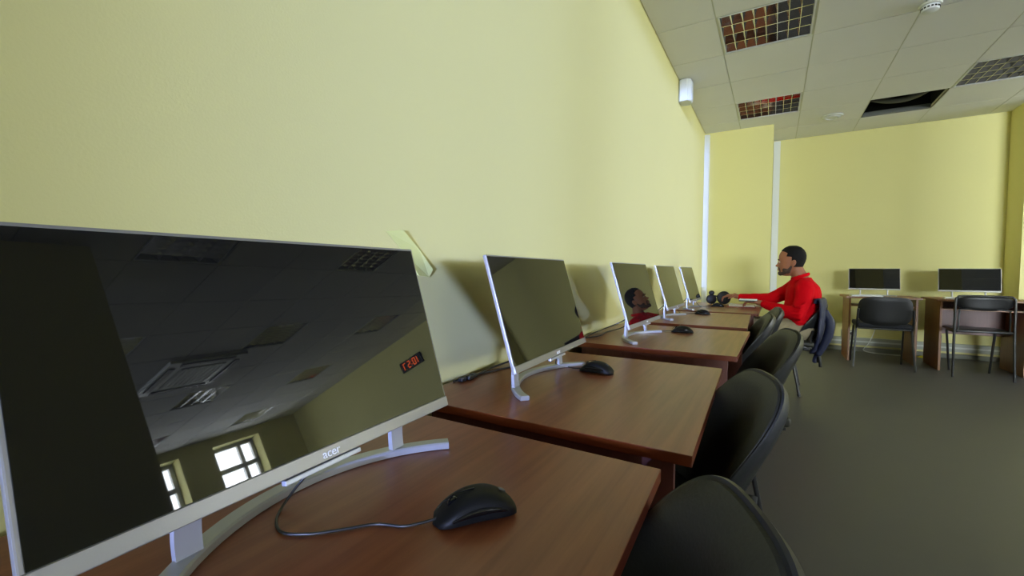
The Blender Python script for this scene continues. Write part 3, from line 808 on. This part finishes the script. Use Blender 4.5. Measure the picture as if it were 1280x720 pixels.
# ------------------------------------------------------------------ things on the man's desk
t = thing('headphones', 'black over-ear headphones standing on the desk under the man\'s hand', 'headphones', (.355, 4.93, DZ+.001), math.radians(8))
def earcup(x, r, zc, name='ear_cup'):
    bm = BM(); lathe(bm, [(0, -.024), (r*.7, -.024), (r*.95, -.018), (r, 0), (r*.92, .016), (r*.6, .022), (0, .024)], 28, Matrix.Translation((x, 0, zc)) @ Matrix.Rotation(PI/2, 4, 'X') @ Matrix.Rotation(.25, 4, 'Y'))
    return link(name, bm, M['black_matte'], t, True)
earcup(.066, .068, .070); earcup(-.050, .050, .052)
bm = BM(); ellipsoid(bm, (-.050, 0, .118), (.028, .028, .024)); link('pivot', bm, M['black'], t, True)
bm = BM(); tube(bm, [(-.045, .0, .09), (-.02, .05, .085), (.01, .06, .08), (.045, .04, .09), (.055, .01, .11)], .008, 8, smooth=6); link('headband', bm, M['black'], t, True)
t = thing('earphone_cable', 'small tangle of white cable beside the headphones', 'cable', (.505, 4.90, DZ+.001))
bm = BM(); tube(bm, [(-.04, 0, .006), (-.01, .02, .010), (.02, -.01, .006), (.0, -.03, .012), (-.02, .01, .016), (.03, .03, .006), (.05, -.01, .008)], .0055, 8, smooth=7); link('cord', bm, M['offwhite'], t, True)
t = thing('folder', 'dark red folder lying on the desk under the open white book', 'folder', (.600, 4.78, DZ+.001), math.radians(4))
bm = BM(); bx(bm, (-.13, -.16, 0), (.11, .16, .006), .002); link('cover', bm, M['redcover'], t)
bm = BM(); bx(bm, (-.12, -.15, .0065), (.10, .15, .009), .0005); link('sheets', bm, M['paper'], t)
t = thing('book', 'white-topped dark book held in the man\'s near hand', 'book', (.655, 4.575, .800), math.radians(0))
bm = BM(); bx(bm, (-.075, -.055, -.012), (.075, .055, -.002), .001); link('cover', bm, M['black'], t)
bm = BM(); bx(bm, (-.072, -.052, -.0015), (.072, .052, .008), .001); link('pages', bm, M['paper'], t)
bm = BM(); bx(bm, (-.05, -.10, 0), (.05, .10, .004), .001)
o = link('paper_sheets', bm, M['paper'], None, loc=(.700, 4.93, DZ+.001)); tag(o, 'small stack of white paper at the desk edge before the man', 'paper')

# ------------------------------------------------------------------ the man
P0 = thing('person', 'man in a red sweater and beige trousers, sitting in profile and reaching over the desk', 'person', (0, 0, 0))
CYM = 4.65
def skin_mesh(name, nodes, edges, m, sub=2, root=0, parent=P0, smooth=True):
    """nodes: (co, rx, ry)"""
    me = bpy.data.meshes.new(name); me.from_pydata([n[0] for n in nodes], edges, []); me.materials.append(m)
    o = bpy.data.objects.new(name, me); COL.objects.link(o)
    md = o.modifiers.new('skin', 'SKIN'); md.use_smooth_shade = True
    if not me.skin_vertices: bpy.context.view_layer.objects.active = o
    lay = me.skin_vertices[0].data if me.skin_vertices else None
    if lay is None:
        md2 = o.modifiers.new('x', 'SKIN')
        lay = me.skin_vertices[0].data
    for i, n in enumerate(nodes):
        lay[i].radius = (n[1], n[2]); lay[i].use_root = (i == root)
    sb = o.modifiers.new('sub', 'SUBSURF'); sb.levels = sub; sb.render_levels = sub
    bake(o)
    for x in o.data.materials[:]: pass
    o.data.materials.clear(); o.data.materials.append(m)
    for p in o.data.polygons: p.use_smooth = True
    if parent: o.parent = parent
    return o
def rings_mesh(bm, rings, n=24):
    """rings: (centre, axis_a vector, axis_b vector) closed tube through ellipses"""
    R = []
    for c, a, b in rings:
        c, a, b = Vector(c), Vector(a), Vector(b)
        R.append([bm.verts.new(c+a*math.cos(2*PI*k/n)+b*math.sin(2*PI*k/n)) for k in range(n)])
    for A, B in zip(R, R[1:]):
        for k in range(n): bm.faces.new((A[k], A[(k+1) % n], B[(k+1) % n], B[k]))
    bm.faces.new(list(reversed(R[0]))); bm.faces.new(R[-1])
def limb(bm, pts, radii, n=18, sub=5):
    """smooth tapering limb, radii per point; round ends"""
    P = smooth_path(pts, sub)
    rr = []
    for i in range(len(radii)-1):
        for k in range(sub): 
            s = k/sub; s = s*s*(3-2*s); rr.append(radii[i]*(1-s)+radii[i+1]*s)
    rr.append(radii[-1])
    sweep(bm, P, circ(1.0, n), scale=rr, up=Vector((0, .3, 1)))
    for e in (0, -1): ellipsoid(bm, P[e], (rr[e],)*3, None, 14, 10)
def remesh(o, vox, smooth_it=2, fac=.5):
    md = o.modifiers.new('r', 'REMESH'); md.mode = 'VOXEL'; md.voxel_size = vox; md.use_smooth_shade = True
    if smooth_it:
        s = o.modifiers.new('s', 'SMOOTH'); s.iterations = smooth_it; s.factor = fac
    bake(o)
    for p in o.data.polygons: p.use_smooth = True
    return o
# --- joints (world), sitter looks to -X; near side is -Y
hipN, hipF = (1.075, CYM-.095, .555), (1.075, CYM+.095, .555)
kneeN, kneeF = (.700, CYM-.13, .560), (.690, CYM+.12, .560)
ankN, ankF = (.690, CYM-.14, .095), (.660, CYM+.13, .095)
shN, shF = (1.080, CYM-.175, .930), (1.040, CYM+.170, .940)
elN, elF = (1.035, CYM-.235, .705), (.830, CYM+.215, .800)
wrN, wrF = (.765, CYM-.120, .775), (.560, CYM+.255, .810)
palmN, palmF = (.715, CYM-.095, .785), (.500, CYM+.262, .822)
bm = BM()
# head: cranium, face block, jaw
HX, HZ = .985, 1.175
hd = Matrix.Rotation(math.radians(-6), 3, 'Y')
def face_ring(z, xf, xb, wd, flat=.8):
    return z, xf, xb, wd
prof = [(1.026, .925, .975, .028), (1.040, .902, .990, .048), (1.062, .893, 1.005, .060), (1.085, .893, 1.030, .066), (1.110, .888, 1.055, .070),
        (1.135, .888, 1.075, .074), (1.160, .890, 1.085, .077), (1.185, .887, 1.090, .078), (1.210, .889, 1.090, .077), (1.235, .898, 1.084, .073), (1.258, .914, 1.070, .065), (1.277, .938, 1.048, .050), (1.288, .965, 1.020, .028)]
n = 32; R = []
for z_, xf, xb, wd in prof:
    cx, a = (xf+xb)/2, (xb-xf)/2
    ring = []
    for k in range(n):
        an = 2*PI*k/n; c_, s_ = math.cos(an), math.sin(an)
        # c_>0 back, c_<0 face (flatter, narrower)
        x = cx+a*(abs(c_)**.85)*(1 if c_ > 0 else -1)
        y = wd*(abs(s_)**.85)*(1 if s_ > 0 else -1)*(1-.12*max(0, -c_))
        ring.append(bm.verts.new((x, CYM+y, z_)))
    R.append(ring)
for A, B in zip(R, R[1:]):
    for k in range(n): bm.faces.new((A[k], A[(k+1) % n], B[(k+1) % n], B[k]))
bm.faces.new(list(reversed(R[0]))); bm.faces.new(R[-1])
# nose
ellipsoid(bm, (.8810, CYM, 1.118), (.018, .016, .012)); ellipsoid(bm, (.889, CYM, 1.133), (.013, .010, .025), Matrix.Rotation(math.radians(14), 3, 'Y'))
for s in (-1, 1): ellipsoid(bm, (.892, CYM+s*.011, 1.113), (.011, .008, .008))
# brow, lips, chin
ellipsoid(bm, (.894, CYM-.026, 1.166), (.012, .024, .007)); ellipsoid(bm, (.894, CYM+.026, 1.166), (.012, .024, .007))
ellipsoid(bm, (.8885, CYM, 1.088), (.010, .022, .006)); ellipsoid(bm, (.890, CYM, 1.077), (.010, .020, .006))
ellipsoid(bm, (.906, CYM, 1.050), (.020, .026, .018))
# ears
for s in (-1, 1):
    ellipsoid(bm, (1.000, CYM+s*.077, 1.138), (.018, .008, .031), Matrix.Rotation(math.radians(12), 3, 'Y'))
    ellipsoid(bm, (1.004, CYM+s*.083, 1.150), (.015, .006, .018))
# neck and torso
limb(bm, [(1.075, CYM, .95), (1.050, CYM, 1.02), (1.022, CYM, 1.085)], [.075, .060, .056])
def torso(bm, g=0.0):
    rings = []
    for c, a, w in (((1.065, .555), .118, .165), ((1.062, .62), .126, .160), ((1.068, .70), .122, .158), ((1.078, .78), .122, .168), ((1.082, .86), .120, .180), ((1.078, .925), .108, .178), ((1.072, .965), .085, .130), ((1.066, .992), .066, .085), ((1.062, 1.012), .058, .068)):
        rings.append(((c[0], CYM, c[1]), (a+g, 0, .0), (0, w+g, 0)))
    rings_mesh(bm, rings, 28)
torso(bm)
for s, h_, k_, an in ((-1, hipN, kneeN, ankN), (1, hipF, kneeF, ankF)):
    limb(bm, [h_, ((h_[0]+k_[0])/2, (h_[1]+k_[1])/2, (h_[2]+k_[2])/2+.005), k_], [.088, .076, .056])
    limb(bm, [k_, ((k_[0]+an[0])/2+.015, (k_[1]+an[1])/2, (k_[2]+an[2])/2+.06), an], [.055, .052, .034])
for sh, el, wr, pl in ((shN, elN, wrN, palmN), (shF, elF, wrF, palmF)):
    limb(bm, [sh, tuple((Vector(sh)+Vector(el))/2+Vector((.012, 0, 0))), el], [.056, .047, .040])
    limb(bm, [el, tuple((Vector(el)+Vector(wr))/2), wr], [.040, .036, .025])
# hands
def hand(bm, wrist, palm, dirv, side, up, curl, book=False):
    """dirv: pointing direction, side: thumb side, up: back of the hand"""
    w, p = Vector(wrist), Vector(palm); d = Vector(dirv).normalized(); s = Vector(side).normalized(); u = Vector(up).normalized()
    rot = Matrix((d, s, u)).transposed()
    limb(bm, [w, w+(p-w)*.5, p-d*.02], [.025, .025, .022])
    box(bm, p+d*.012, (.082, .074, .026), rot, .011, seg=3)
    for k, (off, ln, r) in enumerate(((.028, .072, .0085), (.0095, .080, .009), (-.0095, .074, .0085), (-.027, .058, .0075))):
        a = p+d*.048+s*off; q1 = a+(d*math.cos(curl*.5)-u*math.sin(curl*.5))*ln*.45
        q2 = q1+(d*math.cos(curl*1.3)-u*math.sin(curl*1.3))*ln*.32; q3 = q2+(d*math.cos(curl*2)-u*math.sin(curl*2))*ln*.25
        limb(bm, [a-d*.01, q1, q2, q3], [r*1.08, r, r*.92, r*.8], 10, 4)
    tb = p-d*.018+s*.030; t1 = tb+(d*.55+s*.75-u*.25).normalized()*.036; t2 = t1+(d*.9+s*.25-u*.35).normalized()*.032
    limb(bm, [tb, t1, t2], [.0125, .0105, .0085], 10, 4)
hand(bm, wrN, palmN, (-.93, .30, .02), (.30, .93, .1), (0, -.15, 1), .62)
hand(bm, wrF, palmF, (-.96, .05, -.06), (.05, -.98, -.05), (-.05, 0, 1), .75)
# feet
for an in (ankN, ankF):
    limb(bm, [(an[0]+.02, an[1], .07), (an[0]-.05, an[1], .05), (an[0]-.14, an[1], .035)], [.036, .034, .024])
body = link('body', bm, M['skin'], P0)
body['label'] = 'head, neck and hands with brown skin'
remesh(body, .0042, 2, .4)

# hair cap: shrink-wrapped patch grown from the skull profile
bm = BM(); R = []
hp = [(1.105, .990, 1.0725, .0715, .30), (1.130, .988, 1.0825, .0765, .27), (1.155, .985, 1.0925, .0805, .22), (1.180, .975, 1.0975, .0825, .30), (1.205, .945, 1.0985, .0825, .55), (1.232, .905, 1.0935, .0785, .95), (1.258, .909, 1.080, .0715, 1), (1.280, .930, 1.058, .056, 1), (1.296, .962, 1.025, .031, 1)]
for z_, xf, xb, wd, cov in hp:
    base_f = {1.105: .893, 1.130: .889, 1.155: .890, 1.180: .888, 1.205: .889}.get(z_, xf)
    cx, a = (base_f+xb)/2, (xb-base_f)/2; ring = []
    for k in range(n):
        an = 2*PI*k/n; c_, s_ = math.cos(an), math.sin(an)
        x = cx+a*(abs(c_)**.85)*(1 if c_ > 0 else -1); y = wd*(abs(s_)**.85)*(1 if s_ > 0 else -1)*(1-.12*max(0, -c_))
        if x < xf:      # in front of the hairline: tuck under the skin
            q = Vector((x-cx, y)); q *= .86; x = cx+q.x; y = q.y
        ring.append(bm.verts.new((x, CYM+y, z_)))
    R.append(ring)
for A, B in zip(R, R[1:]):
    for k in range(n): bm.faces.new((A[k], A[(k+1) % n], B[(k+1) % n], B[k]))
bm.faces.new(list(reversed(R[0]))); bm.faces.new(R[-1])
hair = link('hair', bm, M['hair'], P0); remesh(hair, .004, 3, .5)
# beard along jaw and chin
bm = BM()
for s in (-1, 1):
    limb(bm, [(.985, CYM+s*.067, 1.115), (.968, CYM+s*.064, 1.080), (.935, CYM+s*.050, 1.055), (.905, CYM+s*.020, 1.044)], [.008, .014, .017, .018], 12, 4)
    limb(bm, [(.902, CYM+s*.030, 1.070), (.893, CYM+s*.022, 1.094), (.886, CYM, 1.098)], [.009, .0065, .0065], 10, 4)
ellipsoid(bm, (.905, CYM, 1.049), (.023, .030, .021))
for s in (-1, 1): ellipsoid(bm, (.948, CYM+s*.050, 1.072), (.034, .019, .024), Matrix.Rotation(math.radians(28), 3, 'Y'))
beard = link('beard', bm, M['beard'], P0); remesh(beard, .0035, 2, .5)
for s in (-1, 1):
    bm = BM(); ellipsoid(bm, (.8965, CYM+s*.028, 1.150), (.008, .012, .0045)); link('eye', bm, M['eye'], P0, True)
    bm = BM(); tube(bm, [(.887, CYM+s*.012, 1.170), (.884, CYM+s*.028, 1.174), (.892, CYM+s*.046, 1.168)], .0042, 8, smooth=4); link('eyebrow', bm, M['hair'], P0, True)
# sweater
bm = BM(); torso(bm, .016)
for sh, el, wr in ((shN, elN, wrN), (shF, elF, wrF)):
    w2 = tuple(Vector(el)+(Vector(wr)-Vector(el))*.93)
    limb(bm, [sh, tuple((Vector(sh)+Vector(el))/2+Vector((.014, 0, -.004))), el], [.072, .066, .058], 18, 6)
    limb(bm, [el, tuple((Vector(el)+Vector(w2))/2+Vector((0, 0, -.006))), w2], [.058, .050, .034], 18, 6)
# shoulder blade mass and rounded upper back
ellipsoid(bm, (1.115, CYM, .88), (.095, .165, .105)); ellipsoid(bm, (1.13, CYM-.02, .78), (.085, .150, .12))
# folds at the elbow and waist
for k in range(5):
    a = k*.028
    limb(bm, [(1.085-a*.2, CYM-.285, .80-a*1.2), (1.045, CYM-.30, .775-a*1.2), (1.000, CYM-.275, .770-a*1.1)], [.006, .012, .006], 8, 4)
for k in range(3):
    limb(bm, [(.955, CYM-.10, .64-.02*k), (1.03, CYM-.172, .625-.018*k), (1.12, CYM-.165, .64-.02*k)], [.008, .012, .008], 8, 4)
sw = link('sweater', bm, M['red'], P0); remesh(sw, .007, 3, .5)
tx = bpy.data.textures.new('folds', 'CLOUDS'); tx.noise_scale = .06
md = sw.modifiers.new('d', 'DISPLACE'); md.texture = tx; md.strength = .010; md.mid_level = .5; md.texture_coords = 'GLOBAL'; bake(sw)
for p in sw.data.polygons: p.use_smooth = True
# ribbed collar and cuffs
bm = BM(); pts = [(1.056+.062*math.cos(a), CYM+.070*math.sin(a), 1.022+.022*math.cos(a)) for a in [2*PI*k/28 for k in range(28)]]
sweep(bm, pts, circ(.009, 10, .014), closed=True); link('collar', bm, M['red'], P0, True)
# trousers
bm = BM()
rings_mesh(bm, [((1.065, CYM, .475), (.115, 0, 0), (0, .160, 0)), ((1.065, CYM, .54), (.142, 0, 0), (0, .185, 0)), ((1.062, CYM, .62), (.138, 0, 0), (0, .170, 0))], 26)
for s, h_, k_, an in ((-1, hipN, kneeN, ankN), (1, hipF, kneeF, ankF)):
    limb(bm, [h_, ((h_[0]+k_[0])/2, (h_[1]+k_[1])/2, (h_[2]+k_[2])/2+.004), k_], [.100, .090, .072], 18, 6)
    limb(bm, [k_, ((k_[0]+an[0])/2+.012, (k_[1]+an[1])/2, (k_[2]+an[2])/2+.03), (an[0], an[1], .10)], [.070, .066, .058], 18, 6)
for k in range(4):
    limb(bm, [(1.0-.05*k, CYM-.185, .60), (.965-.05*k, CYM-.20, .57), (.96-.04*k, CYM-.195, .53)], [.006, .012, .006], 8, 4)
tr = link('trousers', bm, M['beige'], P0); remesh(tr, .007, 3, .5)
md = tr.modifiers.new('d', 'DISPLACE'); md.texture = tx; md.strength = .012; md.mid_level = .5; md.texture_coords = 'GLOBAL'; bake(tr)
for p in tr.data.polygons: p.use_smooth = True
for an in (ankN, ankF):
    bm = BM(); limb(bm, [(an[0]+.035, an[1], .050), (an[0]-.04, an[1], .052), (an[0]-.13, an[1], .042), (an[0]-.18, an[1], .036)], [.042, .046, .040, .028], 16, 5)
    for v in bm.verts:
        if v.co.z < .006: v.co.z = .004
    sh = link('shoe', bm, M['shoe'], P0); remesh(sh, .006, 2, .5)
    for v in sh.data.vertices: v.co.z = max(v.co.z, .001)

# navy jacket hung over the man's chair
bm = BM()
def drape(bm, x0):
    NU, NV = 26, 22
    F = []
    for i in range(NU+1):
        row = []
        u = -1+2*i/NU
        for j in range(NV+1):
            v = j/NV
            # goes from inside the backrest over its top and down behind
            if v < .12: x, z_ = -.005-.01*v, .79+.045*(v/.12)
            else:
                q = (v-.12)/.88
                x = .010+.030*min(1, q*3)-.085*q+.016*math.sin(u*9+q*5)*q+.012*math.sin(u*17)*q
                z_ = .838-(.50+.06*math.sin(u*3+1)+.03*math.cos(u*8))*q
            y = u*(.235-.03*(v > .5)*(v-.5)*2)+.012*math.sin(v*12+u*4)
            x += -.055*u*u*(1-.4*v)
            row.append(bm.verts.new((x0+x, y, z_)))
        F.append(row)
    for i in range(NU):
        for j in range(NV): bm.faces.new((F[i][j], F[i+1][j], F[i+1][j+1], F[i][j+1]))
drape(bm, 0)
jk = thing('jacket', 'navy blue jacket draped over the back of the man\'s chair', 'jacket', (1.225, 4.65, 0), math.radians(-2))
jo = link('jacket_body', bm, M['navy'], jk, True)
md = jo.modifiers.new('s', 'SOLIDIFY'); md.thickness = .022; md.offset = 1
md = jo.modifiers.new('b', 'SUBSURF'); md.levels = 1; md.render_levels = 1; bake(jo)
for yy in (-.13, .12):
    bm = BM(); limb(bm, [(.015, yy, .72), (.050, yy*1.05, .63), (.038, yy*.95, .52), (.005, yy*.85, .42), (-.02, yy*.8, .36)], [.026, .034, .034, .028, .024], 14, 6)
    link('sleeve', bm, M['navy'], jk, True)
bm = BM(); tube(bm, [(-.02, -.06, .36), (-.010, -.07, .29), (-.004, -.065, .24)], .012, 8, smooth=4); tube(bm, [(-.03, -.03, .36), (-.022, -.035, .27)], .009, 8, smooth=4); link('hanging_strap', bm, M['black'], jk, True)
